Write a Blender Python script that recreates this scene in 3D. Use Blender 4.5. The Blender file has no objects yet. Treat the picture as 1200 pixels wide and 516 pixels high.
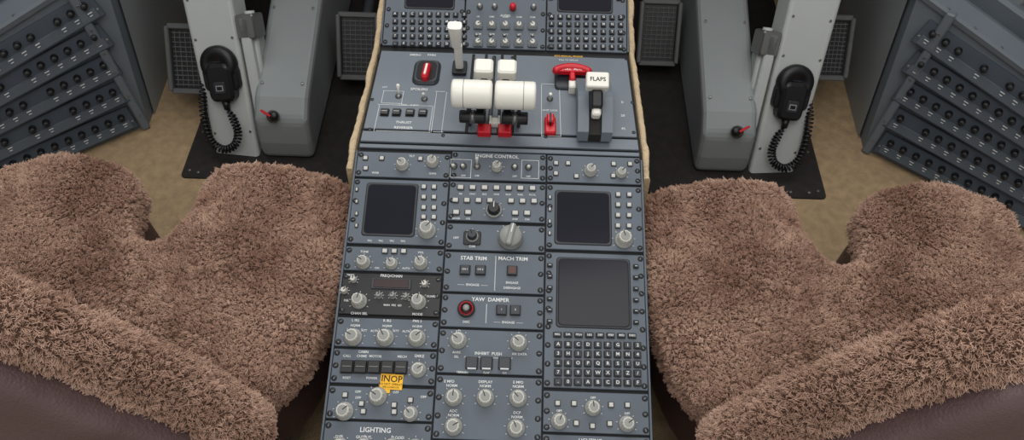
import bpy, math, random
import numpy as np
from mathutils import Matrix, Vector, noise, kdtree
random.seed(7); np.random.seed(7)
COL=bpy.context.scene.collection
sc=bpy.context.scene
sc.view_settings.view_transform='Standard'
try: sc.view_settings.look='None'
except Exception: pass

# ------------------------------------------------------------ materials
def lin(c):
    return tuple(((x/255)/12.92 if x/255<=.04045 else ((x/255+.055)/1.055)**2.4) for x in c)+(1,)
def mat(name,rgb,rough=.5,metal=0,var=.06,scale=30,bump=0,bscale=200,spec=.5,emit=0,coat=0):
    m=bpy.data.materials.new(name); m.use_nodes=True
    nt=m.node_tree; b=nt.nodes['Principled BSDF']
    c=lin(rgb)
    b.inputs['Roughness'].default_value=rough
    b.inputs['Metallic'].default_value=metal
    b.inputs['Specular IOR Level'].default_value=spec
    b.inputs['Coat Weight'].default_value=coat
    tc=nt.nodes.new('ShaderNodeTexCoord')
    nz=nt.nodes.new('ShaderNodeTexNoise'); nz.inputs['Scale'].default_value=scale; nz.inputs['Detail'].default_value=4
    nt.links.new(tc.outputs['Object'],nz.inputs['Vector'])
    mx=nt.nodes.new('ShaderNodeMix'); mx.data_type='RGBA'
    mx.inputs[6].default_value=tuple(v*(1-var*2) for v in c[:3])+(1,)
    mx.inputs[7].default_value=tuple(min(1,v*(1+var*2)) for v in c[:3])+(1,)
    nt.links.new(nz.outputs['Fac'],mx.inputs[0]); nt.links.new(mx.outputs[2],b.inputs['Base Color'])
    if bump:
        n2=nt.nodes.new('ShaderNodeTexNoise'); n2.inputs['Scale'].default_value=bscale; n2.inputs['Detail'].default_value=3
        nt.links.new(tc.outputs['Object'],n2.inputs['Vector'])
        bp=nt.nodes.new('ShaderNodeBump'); bp.inputs['Strength'].default_value=bump; bp.inputs['Distance'].default_value=.003
        nt.links.new(n2.outputs['Fac'],bp.inputs['Height']); nt.links.new(bp.outputs['Normal'],b.inputs['Normal'])
    if emit:
        b.inputs['Emission Color'].default_value=c; b.inputs['Emission Strength'].default_value=emit
    return m
MATS=[]
IDX={}
def M_(key,*a,**k):
    IDX[key]=len(MATS); MATS.append(mat(key,*a,**k))
M_('panel_paint',(86,95,105),.5,bump=.15,bscale=900,var=.1,scale=14)
M_('panel_gap',(22,24,27),.7)
M_('quadrant_paint',(104,113,122),.45,bump=.1,bscale=900,var=.09,scale=10)
M_('black_plastic',(22,22,25),.4)
M_('screen_glass',(16,16,30),.16,var=.02,spec=.3)
M_('knob_white',(204,203,194),.4,var=.03)
M_('knob_grey',(140,142,138),.4,var=.03)
M_('button_white',(192,192,186),.45,var=.03)
M_('key_dark',(46,50,56),.45)
M_('label_white',(222,225,224),.6,var=0)
M_('lever_white',(238,236,226),.35,var=.02)
M_('signal_red',(200,18,34),.35,var=.03)
M_('placard_yellow',(245,185,30),.6,var=.03)
M_('ink_black',(20,18,15),.7,var=0)
M_('display_brown',(44,22,24),.3,var=0)
M_('screw_dark',(40,43,48),.35,metal=.4)
M_('light_grey_paint',(188,192,190),.45,var=.05,scale=9)
M_('fairing_grey',(140,146,147),.5,var=.06,scale=9)
M_('console_paint',(104,112,119),.5,bump=.1,bscale=700,var=.1,scale=8)
M_('breaker_plate',(64,73,83),.5)
M_('breaker_band',(82,91,100),.5)
M_('carpet_beige',(174,150,118),.95,var=.2,scale=50,bump=1,bscale=500,spec=.1)
M_('floor_mat_black',(46,43,42),.8,var=.2,scale=60,bump=.5,bscale=600,spec=.2)
M_('felt_cream',(194,174,142),.95,var=.14,scale=45,bump=.8,bscale=300,spec=.1)
M_('leather_mauve',(92,72,72),.45,var=.14,scale=14,bump=.4,bscale=300)
M_('leather_dark',(78,57,54),.45,var=.12,scale=14,bump=.4,bscale=300)
M_('wall_dark',(58,62,68),.7)
M_('metal_grey',(130,130,128),.35,metal=.8)
M_('pedal_grey',(96,98,98),.5,metal=.2)
M_('brown_dark',(84,50,46),.5)
M_('brass',(150,110,50),.35,metal=.8)

# ------------------------------------------------------------ mesh accumulator
def taper(y): return 1-.055*max(0,min(1,(y-.72)/.33))
class Acc:
    def __init__(s): s.v=[];s.f=[];s.m=[];s.s=[]
    def add(s,vf,key,M=None,smooth=False):
        vs,fs=vf; o=len(s.v)
        if M is None: M=Matrix()
        s.v+= [tuple(M@Vector(p)) for p in vs]
        for f in fs:
            s.f.append([i+o for i in f]); s.m.append(IDX[key]); s.s.append(smooth)
    def obj(s,name,parent=None,bevel=0,loc=(0,0,0),warp=False):
        vv=[(x*taper(y),y,z) for x,y,z in s.v] if warp else s.v
        me=bpy.data.meshes.new(name); me.from_pydata(vv,[],s.f)
        used=sorted(set(s.m)); mp={u:i for i,u in enumerate(used)}
        for u in used: me.materials.append(MATS[u])
        me.polygons.foreach_set('material_index',[mp[i] for i in s.m])
        me.polygons.foreach_set('use_smooth',s.s); me.update()
        ob=bpy.data.objects.new(name,me); COL.objects.link(ob)
        if parent: ob.parent=parent
        ob.location=loc
        if bevel:
            b=ob.modifiers.new('bevel','BEVEL'); b.width=bevel; b.segments=3; b.limit_method='ANGLE'
        return ob
def empty(name,loc=(0,0,0),scale=(1,1,1)):
    e=bpy.data.objects.new(name,None); e.empty_display_size=.05; e.location=loc; e.scale=scale; COL.objects.link(e); return e
def rbox(w,h,d,r=.001,ch=.0004,n=3):
    r=min(r,w/2-1e-5,h/2-1e-5)
    def ring(ins,z):
        pts=[]; rr=max(r-ins,1e-5)
        for cx,cy,a0 in ((w/2-r,h/2-r,0),(-w/2+r,h/2-r,90),(-w/2+r,-h/2+r,180),(w/2-r,-h/2+r,270)):
            for i in range(n+1):
                a=math.radians(a0+90*i/n); pts.append((cx+rr*math.cos(a),cy+rr*math.sin(a),z))
        return pts
    R=[ring(0,0),ring(0,d-ch),ring(ch,d)]
    v=sum(R,[]); k=len(R[0]); f=[]
    for j in range(2):
        for i in range(k):
            f.append([j*k+i,j*k+(i+1)%k,(j+1)*k+(i+1)%k,(j+1)*k+i])
    f.append(list(range(2*k,3*k))); f.append(list(range(k-1,-1,-1)))
    return v,f
def lathe(prof,n=16):
    v=[];f=[]
    for r,z in prof:
        for i in range(n):
            a=2*math.pi*i/n; v.append((r*math.cos(a),r*math.sin(a),z))
    for j in range(len(prof)-1):
        for i in range(n):
            f.append([j*n+i,j*n+(i+1)%n,(j+1)*n+(i+1)%n,(j+1)*n+i])
    f.append([ (len(prof)-1)*n+i for i in range(n)]); f.append([i for i in range(n-1,-1,-1)])
    return v,f
def prism(poly,z0,z1):
    n=len(poly); v=[(x,y,z0) for x,y in poly]+[(x,y,z1) for x,y in poly]
    f=[[i,(i+1)%n,n+(i+1)%n,n+i] for i in range(n)]
    f.append(list(range(n,2*n))); f.append(list(range(n-1,-1,-1)))
    return v,f
def tube(path,r,n=10):
    P=[Vector(p) for p in path]; v=[];f=[]
    prev=None
    for i,p in enumerate(P):
        t=(P[min(i+1,len(P)-1)]-P[max(i-1,0)]).normalized()
        if prev is None:
            a=Vector((0,0,1)) if abs(t.z)<.9 else Vector((1,0,0)); u=t.cross(a).normalized()
        else: u=(prev-t*prev.dot(t)).normalized()
        prev=u; w=t.cross(u); rr=r[i] if isinstance(r,(list,tuple)) else r
        for k in range(n):
            an=2*math.pi*k/n; v.append(tuple(p+u*rr*math.cos(an)+w*rr*math.sin(an)))
    for i in range(len(P)-1):
        for k in range(n): f.append([i*n+k,i*n+(k+1)%n,(i+1)*n+(k+1)%n,(i+1)*n+k])
    f.append([n-1-k for k in range(n)]); f.append([(len(P)-1)*n+k for k in range(n)])
    return v,f
def T(x=0,y=0,z=0): return Matrix.Translation((x,y,z))
def frame(o,X,Y):
    X=Vector(X).normalized(); Y=Vector(Y); Z=X.cross(Y).normalized(); Y=Z.cross(X)
    m=Matrix((X,Y,Z)).transposed().to_4x4(); m.translation=Vector(o); return m
def Rz(d): return Matrix.Rotation(math.radians(d),4,'Z')
def Rx(d): return Matrix.Rotation(math.radians(d),4,'X')
def Ry(d): return Matrix.Rotation(math.radians(d),4,'Y')
def interp(x,tab):
    if x<=tab[0][0]: a,b=tab[0],tab[1]
    elif x>=tab[-1][0]: a,b=tab[-2],tab[-1]
    else:
        for a,b in zip(tab,tab[1:]):
            if a[0]<=x<=b[0]: break
    t=(x-a[0])/(b[0]-a[0]); return a[1]+(b[1]-a[1])*t

# ------------------------------------------------------------ pedestal deck surface (image pixels -> deck metres)
# the pedestal deck is three joined planes: aft radio deck (13.6 deg), throttle quadrant (level), forward CDU bay (24 deg)
VT=[(172.5,0),(178,-.007),(213,-.058),(262,-.127),(296,-.172),(345,-.236),(387,-.289),(442,-.355),(516,-.439),(640,-.56)]
QT=[(62,.967),(80,.930),(100,.890),(130,.832),(160,.777),(172.5,.757)]
HW=[(0,145),(62,150),(178,164),(210,168),(300,175),(450,185),(516,191.5)]
def station(s):
    if s>172.5:
        v=interp(s,VT); return .757+.972*v,.384+.235*v,math.radians(13.6)
    if s>=62:
        y=interp(s,QT); return y,.384+(y-.757)*.0286,math.radians(1.6)
    k=(62-s)*.0016; return .967+.9135*k,.39+.4067*k,math.radians(24)
def dx(u,s): return (u-(592-18*s/516))/interp(s,HW)*.22
def at(x,s,h=0,rot=0):
    y,z,a=station(s); m=T(x,y,z)@Matrix.Rotation(a,4,'X')@T(0,0,h)
    if rot: m=m@Rz(rot)
    return m
def dk(u,s,h=.004,rot=0):
    s2=s-.02*(u-583)
    return at(dx(u,s2),s2,h,rot)
def ds(p,s=300): return p*.22/interp(s,HW)     # size in image pixels -> metres

ped=empty('center_pedestal',(0,0,0))
body=Acc(); pan=Acc(); kn=Acc(); bt=Acc(); lab=Acc()
prof=[]
for s in (640,210,172.5,120,62,20,-120):
    y,z,a=station(s); prof.append((y,z-.001))
pr=[(prof[0][0],0)]+prof+[(prof[-1][0],0)]
v,f=prism(pr,-.222,.222)
v=[(p[2],p[0],p[1]) for p in v]
body.add((v,f),'panel_gap')
for sx in (-1,1):
    for s0,s1 in ((182,630),(-100,58)):
        y0,z0,a=station(s0+1); y1,z1,_=station(s1)
        L=math.hypot(y1-y0,z1-z0)
        body.add(rbox(.003,L,.007,.001),'panel_paint',T(sx*.2215,(y0+y1)/2,(z0+z1)/2)@Matrix.Rotation(a,4,'X')@T(0,0,-.003))
TEXT=[]
def text(u,s,str_,size=.0055,h=.0046,key='label_white',rot=0,M=None):
    TEXT.append((M if M is not None else dk(u,s,h,rot),str_,size,key))
screwp=lathe([(.0030,0),(.0030,.0008),(.0022,.0012),(.0022,.0006),(.0004,.0006)],10)
def panel(x0,x1,s0,s1,key='panel_paint',screws=True):
    y0,z0,a=station(s0+.01); y1,z1,_=station(s1)
    L=math.hypot(y1-y0,z1-z0)-.0012
    Mx=T((x0+x1)/2,(y0+y1)/2,(z0+z1)/2)@Matrix.Rotation(a,4,'X')
    pan.add(rbox(x1-x0-.0012,L,.004,.0012,.0008),key,Mx)
    if screws:
        n=max(2,int(round(L/.030))+1)
        for i in range(n):
            yy=-L/2+.006+(L-.012)*i/(n-1)
            for xx in (-(x1-x0)/2+.0055,(x1-x0)/2-.0055):
                pan.add(lathe([(.0042,0),(.0042,.0003),(.0036,.0005),(.0003,.0005)],12),'panel_gap',Mx@T(xx,yy,.0039))
                pan.add(screwp,'screw_dark',Mx@T(xx,yy,.004))
                pan.add(rbox(.0040,.0007,.0012,.0001,.0001),'knob_grey',Mx@T(xx,yy,.004)@Rz(random.uniform(0,180)))
    return Mx
LC=(-.2195,-.0745); CC=(-.0735,.0735); RC=(.0745,.2195)
for a,b in [(181,211),(213,290),(293,322),(324,373),(376,411),(413,454),(457,496),(498,560)]:
    panel(*LC,a+2.5,b+2.5,'black_plastic' if a==324 else 'panel_paint')
for a,b in [(180,213),(215,261),(264,296),(298,345),(347,386),(388,440),(442,518),(520,600)]: panel(*CC,a,b)
for a,b in [(183,215),(217,294),(297,456),(459,508),(510,580)]: panel(*RC,a-2.5,b-2.5)
for c in (LC,CC,RC): panel(*c,-100,59.5)
panel(-.219,.219,66,156,'quadrant_paint',False)
panel(-.2195,.2195,158,171.5,'quadrant_paint',False)
panel(-.2195,.2195,173.5,179.5,'quadrant_paint',False)

def knob(u,s,r=.0095,h=.016,key='knob_white',rot=None,flange=True,cap=True):
    M=dk(u,s,.004); rot=random.uniform(-70,70) if rot is None else rot
    if flange: kn.add(lathe([(r*1.18,0),(r*1.18,.002),(r*1.05,.0032)],20),'knob_grey',M,True)
    n=24; pr=[(r*.96,.002),(r*.92,h*.55),(r*.86,h*.9),(r*.72,h),(0.0005,h)]
    vv=[];ff=[]
    for j,(rr,z) in enumerate(pr):
        for i in range(n):
            q=rr*(1 if i%2 else .93) if j<3 else rr
            a=2*math.pi*i/n; vv.append((q*math.cos(a),q*math.sin(a),z))
    for j in range(len(pr)-1):
        for i in range(n): ff.append([j*n+i,j*n+(i+1)%n,(j+1)*n+(i+1)%n,(j+1)*n+i])
    kn.add((vv,ff),key,M)
    if key=='knob_white' and r>.007: kn.add(lathe([(r*.62,h),(r*.6,h+.0006),(.0005,h+.0006)],20),'knob_grey',M)
    kn.add(rbox(.0012,r*.75,.0010,.0002,.0001),'ink_black' if key!='black_plastic' else 'label_white',M@Rz(rot)@T(0,r*.4,h-.0001))
    for a in range(-120,121,40):
        lab.add(rbox(.0006,.0022,.0003,.0001,.0001),'label_white',M@Rz(a)@T(0,r*1.45,0))
def button(u,s,w=.008,h=.008,d=.004,key='button_white',bez=True):
    M=dk(u,s,.004)
    if bez: bt.add(rbox(w+.0022,h+.0022,.0012,.001,.0004),'black_plastic',M)
    bt.add(rbox(w,h,d,.0008,.0007),key,M)
def toggle(u,s,tilt=20,key='knob_white',big=1):
    M=dk(u,s,.004)
    kn.add(lathe([(.0055,0),(.0055,.0015),(.0038,.003),(.003,.004)],14),'metal_grey',M,True)
    kn.add(lathe([(.0014*big,.002),(.0019*big,.012*big),(.0028*big,.0175*big),(.0022*big,.0195*big),(.0004,.0198*big)],12),key,M@Rx(tilt),True)
def outline(u0,s0,u1,s1,w=.0007):
    for (a,b,c,d) in ((u0,s0,u1,s0),(u0,s1,u1,s1),(u0,s0,u0,s1),(u1,s0,u1,s1)):
        A=dk(a,b,.0041).translation; B=dk(c,d,.0041).translation
        m=dk((a+c)/2,(b+d)/2,.0041); L=(A-B).length
        lab.add(rbox(L if b==d else w, w if b==d else L,.0003,.0001,.0001),'label_white',m)
def screen(u0,s0,u1,s1,bez=.004):
    s=(s0+s1)/2-.02*((u0+u1)/2-583)
    A=dk(u0,s1,0).translation; B=dk(u1,s0,0).translation
    w=B.x-A.x; h=math.hypot(B.y-A.y,B.z-A.z)
    y,z,a=station(s); C=(A+B)/2
    M=T(*C)@Matrix.Rotation(a,4,'X')
    bt.add(rbox(w+2*bez,h+2*bez,.0056,.005,.0016),'key_dark',M)
    bt.add(rbox(w+.002,h+.002,.0058,.006,.0004),'ink_black',M)
    bt.add(rbox(w,h,.0062,.006,.0006),'screen_glass',M)

# ---- row 1
for u,s in ((430,189),(449,189),(494,189),(430,201)): button(u,s,.006,.006,.003)
knob(473,197,.0085); knob(508,193,.0085,.014)
text(441,206,'WXR',.004); text(484,186,'TILT',.004); text(508,206,'GAIN',.004)
text(583,185,'ENGINE CONTROL',.0068)
for u,t in ((544,20),(560,-20),(604,20),(620,20),(533,20)): toggle(u,197,t)
knob(583,198,.0075,.014)
for u in (544,560,604,620): text(u,208,'OFF',.0035)
outline(529,189,553,210); outline(612,189,632,210)
for u,s in ((652,192),(666,192),(652,204),(676,207),(719,192),(719,206),(738,192)): button(u,s,.006,.006,.003)
knob(692,201,.0085); knob(728,203,.0075,.012)
# ---- left display
screen(428,221,489,277)
for s in (222,234,246,257):
    for u in (498,510): button(u,s,.0062,.0062,.004)
for s in (226,240,254,268): button(419.5,s,.003,.005,.003)
knob(502,273,.0115,.02); 
for u in (435,448,461,474): text(u,286,'TFC',.0035)
# ---- right display
screen(654,227,714,284)
for s in (228,240,252,264):
    for u in (725,738): button(u,s,.0062,.0062,.004)
for s in (232,246,260,274): button(645.5,s,.003,.005,.003)
knob(732,281,.0115,.02)
# ---- EICAS / audio panel
for i in range(7): button(541+i*14,222,.0085,.0065,.004)
for i in range(4): button(535+i*13.5,237,.008,.0065,.004)
for i in range(3): button(600+i*13.5,237,.008,.0065,.004)
for u in (536,550,605,619): button(u,251,.0085,.0065,.004)
for i in range(7): text(541+i*14,229.5,('PRI','STAT','ECS','HYD','ELEC','FUEL','F/CTL')[i],.0034)
for u,t in ((536,'DOOR'),(550,'ICE'),(605,'STEP'),(619,'CAS')): text(u,258,t,.0034)
knob(580,248,.0105,.014,'black_plastic',rot=0)
# ---- rotary row
M=dk(555,281,.004); bt.add(rbox(.026,.022,.002,.003,.001),'black_plastic',M)
knob(555,279,.008,.014,'key_dark',rot=20); text(555,291,'DIM',.0045); text(536,281,'OFF',.004)
M=dk(600,281,.004)
kn.add(lathe([(.0185,0),(.018,.004),(.0165,.006),(.0165,.015),(.0155,.017),(.0005,.017)],36),'knob_grey',M,True)
kn.add(rbox(.009,.034,.011,.003,.002),'knob_grey',M@Rz(-12)@T(0,0,.013))
kn.add(rbox(.0014,.014,.0005,.0003,.0001),'label_white',M@Rz(-12)@T(0,.009,.024))
for a in (-60,-30,0,30,60): lab.add(rbox(.0007,.003,.0003,.0001,.0001),'label_white',M@Rz(a)@T(0,.0225,0))
# ---- stab / mach trim
text(557,305,'STAB TRIM',.007); text(603,305,'MACH TRIM',.007)
for u in (547,565,602): button(u,319,.0135,.0135,.005,'key_dark')
for u,t in ((547,'CH 1'),(565,'CH 2')): text(u,319,t,.0034,.0096)
button(602,319,.011,.011,.0052,'brown_dark',False)
text(556,336,'——  ENGAGE  ——',.0042); text(602,333,'ENGAGE',.004); text(602,339,'DISENGAGE',.004)
outline(582,302,582.5,342,.0004)
# ---- yaw damper
text(577,353,'YAW  DAMPER',.007)
M=dk(549,364,.004)
kn.add(lathe([(.0125,0),(.0125,.004),(.0105,.006),(.0105,.0045),(.0005,.0045)],28),'black_plastic',M,True)
kn.add(lathe([(.0098,.004),(.0098,.0058),(.0086,.0062),(.0086,.005),(.0005,.005)],28),'signal_red',M,True)
kn.add(lathe([(.0084,.004),(.0080,.008),(.0005,.0085)],24),'display_brown',M,True)
kn.add(lathe([(.0045,.0084),(.0045,.009),(.0005,.009)],24),'knob_grey',M,True)
text(549,379,'DISC',.004); outline(572,358,572.5,380,.0004)
for u,t in ((590,'1'),(606,'2')): button(u,365,.0135,.0135,.005,'key_dark'); text(u,365,t,.0034,.0096)
text(598,379,'——  ENGAGE  ——',.004)
# ---- reversion / inhibit
knob(540,401,.0105,.017); knob(610,403,.0105,.017)
text(540,390,'ATT',.0035); text(538,415,'AHRS',.004); text(538,420,'SEL',.004); text(611,416,'AIR DATA',.004)
text(575,416,'INHIBIT  PUSH',.0052)
for u in (556,573,594): button(u,427,.0155,.0155,.006,'key_dark')
for u in (556,573,594): bt.add(rbox(.012,.0015,.0068,.0003,.0001),'label_white',dk(u,434,.004))
outline(547,420,603,421,.0004)
for u,t in ((545,'TERRAIN'),(573,'FLAP'),(594,'G/S')): text(u,438,t,.0035)
# ---- display reversion knobs
for u,s in ((535,468),(572,468),(610,468),(535,502),(608,503)): knob(u,s,.0105,.017)
for u,s,t in ((530,449,'E MFD'),(533,454,'NORM'),(572,454,'NORM'),(610,449,'E MFD'),(610,454,'NORM'),(572,449,'DISPLAY'),(535,484,'ADC'),(535,489,'NORM'),(609,485,'DCP'),(609,490,'NORM')): text(u,s,t,.0045)
# ---- left tuning panel
for u in (453,464,475): button(u,298,.007,.006,.004)
knob(428,312,.009); knob(461,313,.008,.012); knob(495,312,.009)
text(429,299,'TUNE',.004); text(495,299,'VOL',.004); text(444,318,'ON',.0035); text(478,318,'AUTO',.0035)
# ---- radio head
text(461,327,'FREQ/CHAN',.005)
M=dk(461,336,.004); bt.add(rbox(ds(46),.0165,.0022,.002,.0006),'key_dark',M)
bt.add(rbox(ds(40),.0125,.003,.001,.0004),'display_brown',M)
for u,s,r in ((417,332,.0045),(405+1.5,345,.0045),(500,336,.0045),(447,350,.0042),(463,350,.0042),(478,351,.0042)): knob(u,s,r,.010,'knob_white' if r>.0043 else 'knob_grey')
for u,s in ((424,357),(493,357)): knob(u,s,.0098,.02)
text(424,371,'CHAN SEL',.0045); text(492,371,'MODE',.0045); text(413,322.5+4,'PRESET',.0032)
text(409,356,'SQL',.0035); text(508,350,'GUARD',.0035); text(463,361,'MAN  PRE  GD',.0035)
# ---- IRS panel
for u in (418,455,492): knob(u,399,.0108,.019)
for u,t in ((420,'L IRS'),(457,'R IRS'),(492,'PMS 3')): text(u,379,t,.0045)
for u in (420,457,492): text(u,385,'NORM',.004)
text(437,391,'ATT    ALTN',.0038); text(474,391,'ATT    ALTN',.0038)
# ---- cargo / annunciators
for i in range(5): button(411.5+i*15.6,433.5,.0165,.0165,.006,'black_plastic')
for i in range(5): bt.add(rbox(.012,.0007,.0066,.0002,.0001),'knob_grey',dk(411.5+i*15.6,433.5,.004))
knob(494,436,.0095,.015,flange=True)
for u,t in ((411,'CALL'),(428,'CHIME'),(444,'MOTOR'),(475,'MECH')): text(u,421,t,.0042)
text(430,416,'CABIN',.0042); text(495,420,'SMKE',.005); text(411,446.5,'RESET',.0038); text(440,446.5,'POWER',.0038)
# ---- lower left
knob(408,486,.0108,.017); knob(447,468,.0108,.017); knob(485,488,.009,.015)
for u,s in ((428,477),(430,486),(466,478),(409,467),(485,472),(466,486)): button(u,s,.006,.006,.004)
for u,t in ((424,463),(424,470),(468,463),(500,468)): text(u,t,'OFF',.004)
text(444,507.5,'LIGHTING',.008)
text(402,516,'DSPL',.0045); text(430,516,'OUTPUT',.0045); text(470,516,'FLOOD',.0045)
for u in (402,430,462,490): knob(u,528,.0095)
# ---- CDU (aft right)
def cdu(u0,s0,u1,s1,kx0,kx1,ky0,kyn,rows,cols,sideu,sides,letters,ksz):
    screen(u0,s0,u1,s1,.0035)
    for s in sides:
        for u in sideu: button(u,s,.006,.0045,.004,'key_dark')
        for u in sideu: bt.add(rbox(.004,.0007,.0044,.0002,.0001),'label_white',dk(u,s,.004))
    k=0
    for r in range(rows):
        for c in range(cols):
            u=kx0+(kx1-kx0)*c/(cols-1); s=ky0+(kyn-ky0)*r/(rows-1)
            button(u,s,ksz,ksz*.93,.004,'key_dark',True)
            text(u,s,letters[k%len(letters)],ksz*.66,.0084); k+=1
LET="ABCDEFG1 2 3 HIJKLMN4 5 6 OPQRSTU7 8 9 VWXYZ/".replace(' ','')+'.0-'
cdu(656,306,737,381,656,748,404,447.5,5,9,(646,746.5),(312,325,338,351,364,377),LET,.0088)
for i in range(8): button(655+i*12.4,392.5,.010,.006,.004,'key_dark')
for i in range(8): text(655+i*12.4,392.5,('MSG','DIR','FPLN','LEG','DEP','PERF','MFD','EXEC')[i],.0034,.0084)
# ---- lower right
knob(658,494,.0095); knob(697,478,.0095); knob(737,496,.0095)
for u,s in ((656,473),(675,473),(737,474),(718,474),(678,496),(697,499),(717,496)): button(u,s,.006,.006,.004)
for u,s in ((658,482),(697,466),(737,484)): text(u,s,'OFF',.0038)
text(695,516,'LIGHTING',.006)
# ---- forward CDUs and centre cluster
cdu(470,-45,531,12,457,541,21,55,5,9,(459,541),(-30,-15,0),LET,.0078)
cdu(656,-45,717,14,647,731,22,56,5,9,(646,728),(-30,-15,0),LET,.0078)
for u in (560,578): toggle(u,11,15)
toggle(625,11,15); kn.add(lathe([(.006,0),(.006,.009),(.0045,.012),(.0005,.0125)],18),'signal_red',dk(600,12,.004),True)
for s in (33,53):
    for u in (558,574.5,591,607.5,624):
        bt.add(rbox(.0165,.014,.003,.002,.0006),'panel_paint',dk(u,s,.004)); knob(u,s,.0055,.012)
        text(u,s-10.5,random.choice(['VOL','COM','NAV','ADF','DME','HF']),.0038)
for u in (556,573,590,607,624): button(u,43.5,.004,.003,.003)
text(591,21,'AUDIO',.005)
# ------------------------------------------------------------ throttle quadrant fittings
q=Acc()
def qbox(u,s,w,h,d,key,r=.002,ch=.001,z=.004,rot=0): q.add(rbox(w,h,d,r,ch),key,dk(u,s,z,rot))
for u in (550,566,586,602): qbox(u,110,.0055,.175,.0008,'ink_black')
qbox(576,112,.006,.17,.004,'black_plastic')
outline(441,126,505,156); text(473,146,'THRUST',.006); text(473,152,'REVERSER',.006)
for u in (450,464,480,495): button(u,135,.0125,.0125,.005,'black_plastic')
for u in (450,464,480,495): bt.add(rbox(.009,.0007,.0056,.0002,.0001),'label_white',dk(u,135,.004))
text(489,108,'SPOILERS',.0062); outline(446,110,470,124); outline(508,110,520,156)
toggle(465,116,-20,'lever_white',1.1); toggle(496,119,15); toggle(645,117,20,'lever_white',1.1)
text(448,106,'LIFT',.004); text(478,126,'L ENG     R ENG',.004)
PB=93
qbox(497,PB-4,.046,.056,.006,'key_dark',.012,.004)
qbox(497,PB-4,.034,.044,.0066,'panel_gap',.010,.001)
q.add(rbox(.012,.034,.012,.005,.003),'signal_red',dk(497,PB,.010,-4))
q.add(rbox(.0035,.024,.0012,.0015,.0004),'lever_white',dk(497,PB,.022,-4))
text(482,68.5,'EMERG',.0055); text(502,68.5,'PARK',.0055)
def seg(p0,p1,w0,w1,t0,t1,key,acc):
    p0=Vector(p0);p1=Vector(p1);Y=(p1-p0)
    M=frame(p0,(1,0,0),Y); L=Y.length
    v=[]
    for yy,w,t in ((0,w0,t0),(L,w1,t1)):
        for a in range(12):
            an=2*math.pi*a/12; c=math.cos(an); s_=math.sin(an)
            v.append((math.copysign(abs(c)**.5,c)*w/2,yy,math.copysign(abs(s_)**.5,s_)*t/2))
    f=[[i,(i+1)%12,12+(i+1)%12,12+i] for i in range(12)]+[list(range(12,24)),list(range(11,-1,-1))]
    acc.add((v,f),key,M,False)
sp=Acc()
seg((-.073,.918,.396),(-.075,.910,.455),.013,.014,.010,.010,'lever_white',sp)
seg((-.075,.911,.452),(-.077,.900,.503),.015,.023,.012,.016,'lever_white',sp)
sp.add(rbox(.024,.03,.006,.003,.001),'black_plastic',T(-.073,.918,.3945))
o=sp.obj('spoiler_lever',bevel=.0015)
for i,xx in enumerate((-.0425,.0225)):
    tl=empty('thrust_lever' if i==0 else 'thrust_lever.001',(xx,.787,.47))
    a=Acc()
    g=lathe([(.016,-.0305),(.0205,-.029),(.0214,-.026),(.0214,-.02),(.0214,.02),(.0214,.026),(.0205,.029),(.016,.0305)],28)
    a.add(g,'lever_white',Ry(90),True)
    a.add(lathe([(.0216,-.0005),(.0216,.0005)],28),'knob_grey',T(.0 if i else 0,0,0)@Ry(90)@T(0,0,.012 if i else -.012),True)
    a.obj('grip',tl)
    a=Acc()
    sgn=1 if i==0 else -1
    ax=sgn*.012
    seg((ax,.02,-.072),(ax,.004,-.01),.012,.014,.03,.02,'black_plastic',a)
    seg((ax-sgn*.018,.012,-.072),(ax-sgn*.018,.002,-.012),.006,.006,.022,.018,'key_dark',a)
    a.add(lathe([(.009,-.020),(.010,-.018),(.010,.018),(.009,.020)],20),'black_plastic',T(0,-.004,-.045)@Ry(90),True)
    a.add(lathe([(.0105,-.004),(.0105,.004)],20),'metal_grey',T(0,-.004,-.045)@Ry(90),True)
    a.obj('arm',tl)
    a=Acc()
    seg((sgn*.016,.02,-.02),(sgn*.016,.062,-.012),.012,.012,.008,.008,'black_plastic',a)
    a.add(rbox(.029,.030,.018,.005,.003),'lever_white',T(sgn*.0145,.060,-.014))
    a.add(rbox(.010,.05,.012,.003,.002),'knob_grey',T(sgn*.014,.042,-.05)@Rx(60))
    a.obj('reverser_lift',tl)
for u in (568,592):
    q.add(rbox(.0215,.018,.012,.002,.0015),'signal_red',dk(u,156,.004))
    q.add(rbox(.004,.016,.014,.001,.001),'lever_white',dk(u+(7 if u<580 else -7),147,.004))
q.add(rbox(.012,.014,.01,.002,.0015),'lever_white',dk(580,146,.003))
M=dk(671,95,.004)
q.add(rbox(.058,.050,.005,.006,.002),'key_dark',M@T(0,.002,0))
arc=[]
for i in range(13):
    a=math.radians(20+140*i/12); arc.append((.033*math.cos(a),.020*math.sin(a)-.008,.018))
q.add(tube(arc,[.004]+[.0068]*11+[.004],12),'signal_red',M,True)
q.add(prism([(-.024,-.001),(.024,-.001),(.018,.009),(0,.012),(-.018,.009)],.013,.021),'signal_red',M)
q.add(rbox(.010,.018,.018,.003,.002),'signal_red',M@T(0,-.008,.002))
q.add(rbox(.012,.018,.016,.003,.002),'lever_white',M@T(0,-.022,0))
text(0,0,'PULL  ADG',.006,M=M@T(0,.004,.0214)); text(668,68,'ADG MANUAL RELEASE',.0042,key='placard_yellow')
text(668,72.5,'PULL TO DEPLOY',.0038)
q.add(rbox(.018,.034,.008,.003,.002),'signal_red',dk(645,149,.004)); q.add(rbox(.012,.018,.016,.003,.002),'signal_red',dk(645,145,.004)); q.add(rbox(.003,.02,.018,.001,.0005),'black_plastic',dk(645,146,.004))
text(645,130,'GUST LOCK',.004)
fl=empty('flap_lever',(.147,.830,.3945))
a=Acc()
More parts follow.
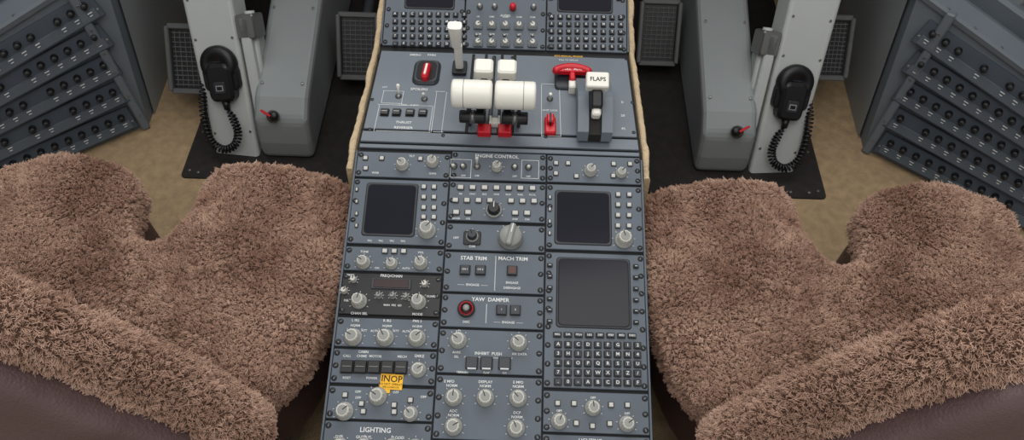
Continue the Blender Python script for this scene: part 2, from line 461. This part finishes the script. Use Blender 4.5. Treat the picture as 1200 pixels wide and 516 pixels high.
def yz(poly,x0,x1):
    v,f=prism(poly,x0,x1); return [(p[2],p[0],p[1]) for p in v],f
pf=[(-.062,0)]+[(-.060+.116*i/10,.008+.030*math.sin(math.pi*(.12+.76*i/10))) for i in range(11)]+[(.062,0)]
a.add(yz(pf,-.027,-.010),'quadrant_paint'); a.add(yz(pf,.010,.027),'quadrant_paint')
pf2=[(y,max(0,z-.006)) for y,z in pf]; a.add(yz(pf2,-.011,.011),'ink_black')
for i in range(5):
    a.add(rbox(.006,.0012,.0006,.0002,.0001),'label_white',T(.018,-.04+.02*i,.034 if 0<i<4 else .028))
a.obj('housing',fl,bevel=.0015)
a=Acc()
seg((0,.018,.004),(0,.004,.066),.008,.010,.016,.014,'black_plastic',a)
HM=T(0,.003,.060)@Rx(20)
a.add(rbox(.035,.026,.016,.003,.002),'lever_white',HM)
a.add(rbox(.018,.030,.018,.004,.003),'black_plastic',T(0,-.020,.042)@Rx(20))
a.add(rbox(.014,.014,.016,.004,.003),'lever_white',T(0,-.036,.032)@Rx(20))
a.obj('handle',fl,bevel=.0008)
FLM=T(.147,.830,.3945)@HM@T(0,0,.0163)
text(0,0,'FLAPS',.0082,key='ink_black',M=FLM)
text(731,120,'0',.006); text(731,135,'20',.006); text(731,150,'45',.006)
for u,s in ((438,70),(738,70),(434,120),(743,120),(434,154),(743,154),(600,70),(640,160),(520,160)): q.add(screwp,'screw_dark',dk(u,s,.004))
outline(635,100,657,159)
q.obj('quadrant_fittings',ped,warp=True)

# INOP placard
a=Acc(); Mi=dk(463,450.5,.0046)
a.add(rbox(.031,.021,.0006,.0006,.0001),'placard_yellow',Mi@Rz(-2))
a.add(rbox(.012,.006,.0006,.0006,.0001),'placard_yellow',Mi@T(-.007,-.0125,0))
ip=a.obj('inop_placard')
text(0,0,'INOP',.0108,key='ink_black',M=Mi@Rz(-2)@T(0,.0035,.0007)); text(0,0,'DO NOT OPERATE',.0035,key='ink_black',M=Mi@Rz(-2)@T(0,-.0035,.0007)); text(0,0,'SEE LOGBOOK',.003,key='ink_black',M=Mi@Rz(-2)@T(0,-.0075,.0007))

# realise texts
tobs=[]
for (M,st,size,key) in TEXT:
    cu=bpy.data.curves.new('t','FONT'); cu.body=st; cu.size=size*1.15; cu.align_x='CENTER'; cu.align_y='CENTER'; cu.resolution_u=2; cu.offset=size*.016
    ob=bpy.data.objects.new('t',cu); COL.objects.link(ob); ob.matrix_world=M; tobs.append((ob,M,key,st))
bpy.context.view_layer.update(); dg=bpy.context.evaluated_depsgraph_get()
for ob,M,key,st in tobs:
    me=ob.evaluated_get(dg).to_mesh()
    k=1/taper(M.translation.y) if st=='FLAPS' else 1
    vs=[tuple(v.co) for v in me.vertices]; fs=[list(p.vertices) for p in me.polygons]
    lab.add((vs,fs),key,Matrix.Diagonal((k,1,1,1))@M)
    ob.evaluated_get(dg).to_mesh_clear()
for ob,_,_,_ in tobs:
    cu=ob.data; bpy.data.objects.remove(ob); bpy.data.curves.remove(cu)
body.obj('pedestal_body',ped,warp=True); pan.obj('panel_faces',ped,warp=True); kn.obj('knobs_and_switches',ped,warp=True); bt.obj('buttons_and_screens',ped,warp=True); lab.obj('panel_labels',ped,warp=True)
for i,sx in enumerate((-1,1)):
    a=Acc(); v=[];f=[]; n=150
    for k in range(n+1):
        s=208-(208+110)*k/n; y,z,_=station(s)
        j=noise.noise(Vector((k*.08,sx*3,0)))*.004+noise.noise(Vector((k*.3,sx*3,7)))*.001
        j2=noise.noise(Vector((k*.10,sx*9,4)))*.004+noise.noise(Vector((k*.35,sx*9,2)))*.0015
        fray=noise.noise(Vector((k*.6,sx*2,5)))*.0012
        x0=sx*(.2235+max(0,j2*.3)); x1=sx*(.2330+j2)
        zt=z+.010+j
        v+=[(x0,y,z-.05),(x0,y,zt-.002),(x0+sx*.002,y,zt+fray*.4),(x1-sx*.002,y,zt+j2*.5),(x1,y,zt-.004+fray),(x1+sx*.003,y,z-.06+fray*2)]
    for k in range(n):
        for c in range(5): 
            q_=[k*6+c,k*6+c+1,(k+1)*6+c+1,(k+1)*6+c]; f.append(q_ if sx>0 else q_[::-1])
    f.append([5,4,3,2,1,0])
    a.add((v,f),'felt_cream'); a.obj('felt_edge_'+('port' if sx<0 else 'starboard'),ped,warp=True)

# ------------------------------------------------------------ floor, walls
a=Acc(); a.add(rbox(3.0,3.2,.04,.001),'carpet_beige',T(0,.9,-.04)); a.obj('floor')
for i,sx in enumerate((1,-1)):
    a=Acc(); a.add(rbox(.455,.82,.004,.01,.001),'floor_mat_black',T(.4675,1.38,0))  # mat around the column; inboard stretch paints the shadowed pedestal gap dark
    for yy in (.99,1.1,1.2,1.3): a.add(screwp,'metal_grey',T(.68,yy,.004))
    for xx in (.66,.62): a.add(screwp,'metal_grey',T(xx,.985,.004))
    e=empty('floor_mat' if i==0 else 'floor_mat.001',(0,0,0),(sx,1,1)); a.obj('mat_and_shade_sheet',e)
a=Acc(); a.add(rbox(3.0,.05,1.0,.001),'wall_dark',T(0,1.85,0)); a.obj('wall_front')
a=Acc(); a.add(rbox(.05,3.2,1.5,.001),'console_paint',T(1.45,.9,0)); a.obj('wall_right')
a=Acc(); a.add(rbox(.05,3.2,1.5,.001),'console_paint',T(-1.45,.9,0)); a.obj('wall_left')
ipn=empty('instrument_panel_light_block',(0,1.5,.66)); a=Acc()  # out of view, added to block forward light and darken the footwells
a.add(yz([(0,0),(.12,.34),(-.06,.38),(-.06,.41),(.320,.41),(.320,0)],-1.40,1.40),'console_paint')
for xx in (-1.38,1.38): a.add(rbox(.03,.10,.67,.004,.002),'console_paint',T(xx,.26,-.66))
for xx in (-.85,-.5,0,.5,.85):
    Fp=frame((xx,.058,.165),(1,0,0),(0,.33,.94)); a.add(rbox(.22,.22,.008,.01,.002),'key_dark',Fp); a.add(rbox(.17,.17,.010,.008,.001),'screen_glass',Fp)
a.obj('panel_fascia',ipn)

# ------------------------------------------------------------ side consoles with breaker panels
A=Vector((.81,1.12,0));B=Vector((1.26,.80,0));A2=Vector((.79,1.20,.36));B2=Vector((1.22,.88,.22))
for i,sx in enumerate((1,-1)):
    sfx='' if i==0 else '.001'
    e=empty('side_console'+sfx,(0,0,0),(sx,1,1))
    a=Acc()
    F1=Vector((.84,1.82,0));F2=Vector((.82,1.82,.40)); O=Vector((1.42,.70,0)); O2=Vector((1.42,.76,.20)); G2=Vector((1.42,1.82,.40))
    vs=[A,B,A2,B2,F1,F2,O,O2,G2]
    a.add(([tuple(p) for p in vs],[[0,1,3,2],[1,6,7,3],[4,0,2,5],[2,3,8,5],[3,7,8]]),'console_paint')
    a.obj('console_shell',e)
    a=Acc()
    a.add(([(.806,1.15,.0),(.836,1.8,.0),(.812,1.8,.39),(.786,1.22,.34)],[[0,1,2,3]]),'fairing_grey')
    X=(B2-A2); fr=frame(A2,X,(.1,.9,.2))
    a.add(rbox(X.length+.06,.055,.014,.006,.004),'console_paint',fr@T(X.length/2,.02,0))
    for k in range(9): a.add(screwp,'metal_grey',fr@T(k*.06,.0,.014))
    a.add(rbox(X.length+.02,.06,.05,.01,.006),'console_paint',fr@T(X.length/2+.03,.10,-.01))
    a.add(rbox(X.length+.02,.05,.03,.008,.005),'wall_dark',fr@T(X.length/2+.03,.17,-.01))
    a.add(rbox(.12,.07,.05,.008,.006),'fairing_grey',fr@T(.10,.12,.03))
    a.add(rbox(.05,.05,.07,.008,.006),'wall_dark',fr@T(.20,.13,.03))
    a.add(rbox(.16,.10,.06,.010,.006),'console_paint',fr@T(.34,.12,.03)@Rz(-12))
    a.add(lathe([(.012,0),(.012,.02),(.008,.024),(.0005,.025)],16),'black_plastic',fr@T(.30,.12,.09),True)
    for k in range(5): a.add(screwp,'metal_grey',fr@T(.27+k*.035,.08,.09))
    up=((A2-A)+(B2-B)).normalized(); Xd=(B-A).normalized()
    Fs=frame(A,Xd,A2-A); a.add(rbox(.018,.36,.016,.004,.003),'console_paint',Fs@T(.008,.18,0))
    for k in range(6): a.add(screwp,'metal_grey',Fs@T(.008,.04+.055*k,.016))
    a.obj('console_trim',e,bevel=.0015)
    e2=empty('circuit_breaker_panel'+sfx,(0,0,0),(sx,1,1))
    a=Acc()
    def face(s,t): return (A+(B-A)*s)*(1-t)+(A2+(B2-A2)*s)*t
    NR=5
    for r in range(NR):
        t=.11+.185*r; s0=.05; s1=.70
        P0=face(s0,t); P1=face(s1,t)
        c=(P0+P1)/2; L=(P1-P0).length
        F=frame(c,P1-P0,up)@Rx(-12)
        a.add(rbox(L,.052,.012,.002,.002),'breaker_plate',F)
        a.add(rbox(L-.02,.020,.0135,.002,.001),'breaker_band',F@T(0,-.013,0))
        nb=12
        for k in range(nb):
            xx=-L/2+.022+(L-.044)*k/(nb-1)
            if random.random()<.08: continue
            a.add(lathe([(.0072,0),(.0072,.003),(.005,.004),(.005,.010),(.006,.011),(.006,.017),(.005,.018),(.0005,.018)],12),'black_plastic',F@T(xx,.009,.012),True)
            a.add(rbox(.0095,.0018,.0005,.0003,.0001),'label_white',F@T(xx,-.008,.0135))
            a.add(rbox(.006,.0014,.0005,.0003,.0001),'label_white',F@T(xx+.001,-.0135,.0135))
        for xx in (-L/2+.006,L/2-.006): a.add(screwp,'metal_grey',F@T(xx,-.01,.0125))
    Fq=frame(face(.86,.3),Xd,up); a.add(rbox(.03,.04,.004,.002,.001),'label_white',Fq); a.add(rbox(.022,.03,.0045,.002,.001),'console_paint',Fq)
    a.obj('breaker_rows',e2)

# ------------------------------------------------------------ control columns, fairings, handsets, pedals
for i,sx in enumerate((1,-1)):
    sfx='' if i==0 else '.001'
    e=empty('control_yoke_stem'+sfx,(sx*.585,1.02,0),(sx,1,1))
    ax=Vector((.045,.224,.32)).normalized(); F=frame((0,0,-.02),(1,-.0,-.12),ax)
    a=Acc()
    def post(w0,w1,t,L):
        v=[]
        for yy,w in ((0,w0),(L,w1)):
            v+=[(-w/2,yy,-t),(w/2,yy,-t),(w/2,yy,0),(-w/2,yy,0)]
        return v,[[0,1,5,4],[1,2,6,5],[2,3,7,6],[3,0,4,7],[4,5,6,7],[3,2,1,0]]
    a.add(post(.098,.112,.07,.70),'light_grey_paint',F)
    a.obj('post',e,bevel=.008)
    a=Acc()
    a.add(rbox(.022,.20,.07,.006,.003),'light_grey_paint',F@T(-.070,.22,-.065))
    a.add(rbox(.040,.05,.05,.006,.003),'metal_grey',F@T(-.074,.30,-.045))
    a.add(tube([(-.075,.10,-.02),(-.078,.33,-.02)],.010,14),'light_grey_paint',F,True)
    a.add(tube([(-.075,.09,-.02),(-.075,.11,-.02)],.014,14),'brass',F,True)
    a.add(lathe([(.006,0),(.006,.006),(.0005,.007)],12),'signal_red',F@T(-.074,.245,-.006),True)
    a.add(lathe([(.006,0),(.006,.006),(.0005,.007)],12),'signal_red',F@T(-.094,.135,-.012)@Ry(-40),True)
    for yy in (.08,.28,.36,.44):
        for xx in (-.040,.040): a.add(screwp,'metal_grey',F@T(xx,yy,0))
    a.obj('stem_fittings',e)
    e3=empty('rudder_fairing'+sfx,(0,0,0),(sx,1,1)); a=Acc()
    pf=[(1.03,0.004),(1.035,.05),(1.05,.105),(1.09,.135),(1.25,.18),(1.80,.34),(1.80,0.004)]
    a.add(yz(pf,.415,.530),'fairing_grey'); a.obj('fairing_shell',e3,bevel=.014)
    a=Acc()
    kb=frame((.485,1.055,.112),(1,0,0),(0,.6,.5))
    a.add(lathe([(.013,0),(.013,.006),(.009,.008),(.009,.016),(.0005,.017)],20),'metal_grey',kb@T(0,0,.0),True)
    a.add(lathe([(.010,.014),(.010,.02),(.008,.024),(.0005,.025)],20),'black_plastic',kb@T(-.006,0,.0),True)
    a.add(rbox(.005,.024,.008,.002,.001),'signal_red',kb@Rz(-60)@T(.0,.010,.018))
    for xx,yy,zz in ((.43,1.12,.146),(.515,1.12,.146),(.43,1.3,.197),(.515,1.3,.197)): a.add(screwp,'metal_grey',frame((xx,yy,zz),(1,0,0),(0,.96,.28)))
    a.obj('lock_knob',e3)
    hs=empty('interphone_handset'+sfx,(sx*.585,1.02,0),(sx,1,1)); a=Acc()
    H=F@T(-.006,.208,.002)@Matrix.Scale(.93,4)
    a.add(rbox(.082,.055,.018,.012,.003),'black_plastic',H@T(0,-.01,0))
    a.add(lathe([(.040,0),(.042,.006),(.042,.016),(.036,.024),(.024,.026),(.020,.022),(.0005,.021)],28),'black_plastic',H@T(0,.022,0),True)
    a.add(rbox(.058,.085,.030,.014,.007),'black_plastic',H@T(0,-.018,.0))
    a.add(rbox(.026,.026,.0315,.004,.001),'key_dark',H@T(0,-.028,0))
    a.add(rbox(.017,.013,.0322,.001,.0003),'knob_grey',H@T(0,-.029,0))
    a.add(rbox(.012,.008,.0328,.001,.0003),'black_plastic',H@T(0,-.029,0))
    for k in range(4): a.add(rbox(.020,.0014,.0235,.0004,.0002),'key_dark',H@T(0,.014+.005*k,0))
    a.add(tube([(0,-.06,.014),(.0,-.08,.014)],[.009,.007],12),'black_plastic',H,True)
    a.obj('handset_body',hs,bevel=0)
    ctr=[Vector(p) for p in ((0,-.078,.014),(-.012,-.105,.018),(-.018,-.135,.022),(-.006,-.162,.026),(.022,-.170,.028),(.046,-.150,.028),(.056,-.115,.022),(.058,-.075,.012),(.058,-.04,.0),(.056,-.01,-.01))]
    def cr(t):
        n=len(ctr)-1; x=t*n; k=min(int(x),n-1); u=x-k
        p0=ctr[max(k-1,0)];p1=ctr[k];p2=ctr[k+1];p3=ctr[min(k+2,n)]
        return .5*((2*p1)+(p2-p0)*u+(2*p0-5*p1+4*p2-p3)*u*u+(3*p1-p0-3*p2+p3)*u**3)
    path=[];N=600;turns=38
    for k in range(N+1):
        t=k/N; p=cr(t); d=(cr(min(1,t+.01))-cr(max(0,t-.01))).normalized()
        u=d.cross(Vector((0,0,1))).normalized(); w=d.cross(u)
        amp=.0075*min(1,t*12,(1-t)*6+.1); an=2*math.pi*turns*t
        path.append(p+u*amp*math.cos(an)+w*amp*math.sin(an))
    a=Acc(); a.add(tube(path,.0026,6),'black_plastic',H,True); a.obj('coiled_cord',hs)
def pedal(name,x,y,z,w,h,tilt):
    e=empty(name,(x,y,z)); a=Acc(); M=Rx(tilt)
    a.add(rbox(w,.012,.012,.004,.002),'pedal_grey',M@T(0,h/2,0)); a.add(rbox(w,.012,.012,.004,.002),'pedal_grey',M@T(0,-h/2,0))
    for sx in (-1,1): a.add(rbox(.010,h,.016,.003,.002),'pedal_grey',M@T(sx*w/2,0,0))
    a.add(rbox(w-.01,h-.01,.004,.002,.001),'black_plastic',M)
    n=12
    for k in range(n): a.add(rbox(w-.016,.0022,.007,.0008,.0006),'pedal_grey',M@T(0,-h/2+.014+(h-.028)*k/(n-1),0))
    for k in range(6): a.add(rbox(.0018,h-.02,.0065,.0006,.0005),'pedal_grey',M@T(-w/2+.014+(w-.028)*k/5,0,0))
    a.add(tube([(0,.02,-.02),(0,.15,-.01),(0,.33,.02)],.012,12),'wall_dark',None,True)
    a.obj('pedal_plate',e)
pedal('rudder_pedal',.35,1.37,.10,.088,.14,50)
pedal('rudder_pedal.001',-.342,1.29,.10,.088,.14,50)
pedal('rudder_pedal.002',.715,1.28,.15,.075,.13,50)
pedal('rudder_pedal.003',-.70,1.21,.12,.085,.14,50)

# ------------------------------------------------------------ seats
def remeshed(acc,vox,smooth):
    ob=acc.obj('tmp'); 
    r=ob.modifiers.new('r','REMESH'); r.mode='VOXEL'; r.voxel_size=vox; r.use_smooth_shade=True
    s=ob.modifiers.new('s','SMOOTH'); s.iterations=smooth; s.factor=.6
    bpy.context.view_layer.update(); dg=bpy.context.evaluated_depsgraph_get()
    me=bpy.data.meshes.new_from_object(ob.evaluated_get(dg))
    bpy.data.objects.remove(ob); return me
half=[(.30-.30,.600),(.028,.606),(.052,.64),(.058,.68),(.060,.722),(.085,.742),(.20,.744),(.270,.732),(.290,.705),(.294,.60),(.288,.50),(.261,.42),(.207,.345),(.165,.27)]
out=[(-x,y) for x,y in half[::-1]]+half[1:]
out=out[::-1]
a=Acc(); a.add(prism(out[::-1],.245,.336),'felt_cream')
cme=remeshed(a,.0065,13)
def lumps(v,amp):
    a1=noise.noise(v*30); a2=noise.noise(v*75+Vector((3,1,2))); a3=noise.noise(v*150)
    return amp*(.8*a1+.9*a2+.6*a3)
nr=[v.normal.copy() for v in cme.vertices]
for v,nrm in zip(cme.vertices,nr):
    x,y,z=v.co; d=lumps(Vector((x,y,z)),.0036)
    if z>.27:
        k=min(1,(z-.27)/.04)
        dish=.022*(math.cos(min(1,abs(abs(x)-.15)/.13)*math.pi)*.5+.5)
        dz=dish-.014+.018*noise.noise(Vector((x*8,y*8,1)))
        back=-.045*max(0,min(1,(.50-y)/.15))
        v.co.z+=k*(dz+back*.7)
    v.co+=nrm*d
tp=[(-.226,.312,.32),(-.212,.314,.385),(-.165,.325,.440),(-.115,.330,.503),(-.070,.332,.565),(-.03,.333,.615),(0,.334,.632),(.03,.333,.615),(.070,.332,.565),(.115,.330,.503),(.165,.325,.440),(.212,.314,.385),(.226,.312,.32)]
a=Acc(); a.add(tube(tp,.0355,16),'felt_cream')
arch=[(p[0],p[2]) for p in tp]
v,f=prism([(-.22,.26)]+arch+[(.22,.26)],-.355,-.335)
a.add(([(p[0],-p[2],p[1]) for p in v],f),'felt_cream')
rme=remeshed(a,.0065,7)
nr=[v.normal.copy() for v in rme.vertices]
for v,nrm in zip(rme.vertices,nr): v.co+=nrm*lumps(v.co.copy(),.0036)
def furmat(name,c0,c1,tips=False):
    F_=bpy.data.materials.new(name); F_.use_nodes=True
    nt=F_.node_tree; b=nt.nodes['Principled BSDF']; b.inputs['Roughness'].default_value=.9; b.inputs['Specular IOR Level'].default_value=.12
    b.inputs['Sheen Weight'].default_value=.1
    tc=nt.nodes.new('ShaderNodeTexCoord'); nz=nt.nodes.new('ShaderNodeTexNoise'); nz.inputs['Scale'].default_value=14; nz.inputs['Detail'].default_value=8
    cr_=nt.nodes.new('ShaderNodeValToRGB'); cr_.color_ramp.elements[0].position=.32; cr_.color_ramp.elements[1].position=.68
    cr_.color_ramp.elements[0].color=lin(c0); cr_.color_ramp.elements[1].color=lin(c1)
    nt.links.new(tc.outputs['Object'],nz.inputs['Vector']); nt.links.new(nz.outputs['Fac'],cr_.inputs[0])
    if tips:   # wool colour darker at the root, lighter at the tip of every strand
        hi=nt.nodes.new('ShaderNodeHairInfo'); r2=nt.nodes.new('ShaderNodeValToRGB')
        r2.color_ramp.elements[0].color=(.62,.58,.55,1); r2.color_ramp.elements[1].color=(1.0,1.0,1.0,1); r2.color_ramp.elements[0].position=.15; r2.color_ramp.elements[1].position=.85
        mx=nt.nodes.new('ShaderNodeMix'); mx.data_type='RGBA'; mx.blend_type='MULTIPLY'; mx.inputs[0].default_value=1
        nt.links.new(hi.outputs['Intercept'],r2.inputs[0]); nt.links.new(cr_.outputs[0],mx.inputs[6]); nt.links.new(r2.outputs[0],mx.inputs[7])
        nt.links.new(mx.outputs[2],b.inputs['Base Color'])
    else: nt.links.new(cr_.outputs[0],b.inputs['Base Color'])
    return F_
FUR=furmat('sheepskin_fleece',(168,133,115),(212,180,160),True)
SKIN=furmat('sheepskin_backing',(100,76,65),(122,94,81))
def fur(me,N,name,length=.014,nclump=9000):
    me.calc_loop_triangles(); nv=len(me.vertices)
    co=np.empty(nv*3); me.vertices.foreach_get('co',co); co=co.reshape(-1,3)
    nn=np.empty(nv*3); me.vertices.foreach_get('normal',nn); nn=nn.reshape(-1,3)
    tr=np.empty(len(me.loop_triangles)*3,dtype=np.int32); me.loop_triangles.foreach_get('vertices',tr); tr=tr.reshape(-1,3)
    p=co[tr]; ar=np.linalg.norm(np.cross(p[:,1]-p[:,0],p[:,2]-p[:,0]),axis=1)
    ti=np.random.choice(len(tr),N,p=ar/ar.sum()); r=np.random.rand(N,2); fl_=r.sum(1)>1; r[fl_]=1-r[fl_]
    w=np.stack([1-r[:,0]-r[:,1],r[:,0],r[:,1]],1)
    P=(p[ti]*w[:,:,None]).sum(1); Nn=(nn[tr[ti]]*w[:,:,None]).sum(1); Nn/=np.linalg.norm(Nn,axis=1)[:,None]
    ci=np.random.choice(N,nclump,replace=False); kd=kdtree.KDTree(nclump)
    for j,c in enumerate(ci): kd.insert(P[c],j)
    kd.balance()
    cd=np.empty((nclump,3)); cl=np.empty(nclump)
    for j,c in enumerate(ci):
        q_=Vector(P[c]); a1=noise.noise_vector(q_*10); a2=noise.noise_vector(q_*60+Vector((5,5,5)))
        d=Nn[c]*1.2+np.array(a1)*.75+np.array(a2)*.8; cd[j]=d/np.linalg.norm(d); cl[j]=length*random.uniform(.7,1.2)
    ow=np.empty(N,dtype=np.int32)
    for k in range(N): ow[k]=kd.find(P[k])[1]
    C=P[ci[ow]]; D=cd[ow]; L=cl[ow][:,None]*(.75+.5*np.random.rand(N,1))
    own=Nn+np.random.randn(N,3)*.55; own/=np.linalg.norm(own,axis=1)[:,None]
    tip_c=C+D*L; tip_o=P+(D*.55+own*.45)*L; tip=tip_c*.50+tip_o*.50
    K=4; pts=np.empty((N,K,3)); wig=np.random.randn(N,3)*.0012
    for k in range(K):
        t=k/(K-1); mid=P+Nn*L*.6
        q_=(1-t)**2*P+2*t*(1-t)*mid+t*t*tip
        pts[:,k]=q_+wig*math.sin(t*math.pi*1.5)
    hc=bpy.data.hair_curves.new(name); hc.add_curves([K]*N)
    hc.attributes['position'].data.foreach_set('vector',pts.astype(np.float32).ravel())
    ra=hc.attributes.get('radius') or hc.attributes.new('radius','FLOAT','POINT')
    ra.data.foreach_set('value',np.tile(np.array([.0004,.0004,.00038,.00025],dtype=np.float32),N))
    hc.materials.append(FUR); return hc
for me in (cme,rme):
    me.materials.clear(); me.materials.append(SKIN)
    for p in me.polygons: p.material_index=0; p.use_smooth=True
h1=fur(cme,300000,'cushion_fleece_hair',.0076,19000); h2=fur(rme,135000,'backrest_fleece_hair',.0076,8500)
lea=Acc()
base=[(x*.93,.30+(y-.30)*.94) for x,y in out[::-1]]
lea.add(prism(base,.10,.275),'leather_dark')
leme=remeshed(lea,.012,4); leme.materials.clear(); leme.materials.append(MATS[IDX['leather_dark']])
lb=Acc()
arch2=[(p[0]*1.0,p[2]-.012) for p in tp]
v,f=prism([(-.222,.12)]+arch2+[(.222,.12)],-.345,-.275)
lb.add(([(p[0],-p[2],p[1]) for p in v],f),'leather_mauve')
lbme=remeshed(lb,.010,6); lbme.materials.clear(); lbme.materials.append(MATS[IDX['leather_mauve']])
for v in lbme.vertices:
    if v.co.y<.31: v.co.y-=.03*max(0,1-(v.co.x/.24)**2)*max(0,min(1,(.62-v.co.z)/.2))+.004*math.sin(v.co.z*60+v.co.x*20)*max(0,min(1,(.5-v.co.z)/.1))
for i,sx in enumerate((1,-1)):
    e=empty('pilot_seat' if i==0 else 'pilot_seat.001',(sx*.528,0,0),(sx,1,1))
    for nm,me in (('cushion_fleece',cme),('backrest_fleece',rme),('cushion_base',leme),('backrest_shell',lbme),('cushion_wool',h1),('backrest_wool',h2)):
        ob=bpy.data.objects.new(nm,me); COL.objects.link(ob); ob.parent=e
    a=Acc()
    a.add(rbox(.34,.36,.10,.02,.01),'wall_dark',T(0,.50,.0)); a.add(rbox(.44,.03,.03,.01,.004),'metal_grey',T(0,.36,.08)); 
    for s2 in (-1,1): a.add(rbox(.03,.44,.05,.008,.004),'metal_grey',T(s2*.20,.50,.06))
    a.obj('seat_pedestal_frame',e)

# ------------------------------------------------------------ light and camera
w=bpy.data.worlds.new('sky'); sc.world=w; w.use_nodes=True
bg=w.node_tree.nodes['Background']; bg.inputs[0].default_value=(1,.99,.98,1); bg.inputs[1].default_value=.60
def area(name,loc,target,sx,sy,e,col=(1,1,1)):
    l=bpy.data.lights.new(name,'AREA'); l.shape='RECTANGLE'; l.size=sx; l.size_y=sy; l.energy=e; l.color=col
    o=bpy.data.objects.new(name,l); COL.objects.link(o); o.location=loc
    o.rotation_euler=(Vector(target)-Vector(loc)).to_track_quat('-Z','Y').to_euler()
area('windshield_daylight',(0,1.9,2.1),(0,.6,.3),2.6,1.2,32,(1,.99,.98))
area('overhead_fill',(.1,.1,2.3),(0,.6,.3),1.4,1.2,12,(1,.96,.91))  # unseen overhead fill added to brighten the cockpit
cam=bpy.data.cameras.new('camera'); cam.sensor_width=36; cam.lens=26.1; cam.clip_start=.01
co=bpy.data.objects.new('camera',cam); COL.objects.link(co)
co.matrix_world=T(.028,0,1.27)@Rz(.4)@Rx(35)@Rz(1.6)
sc.camera=co
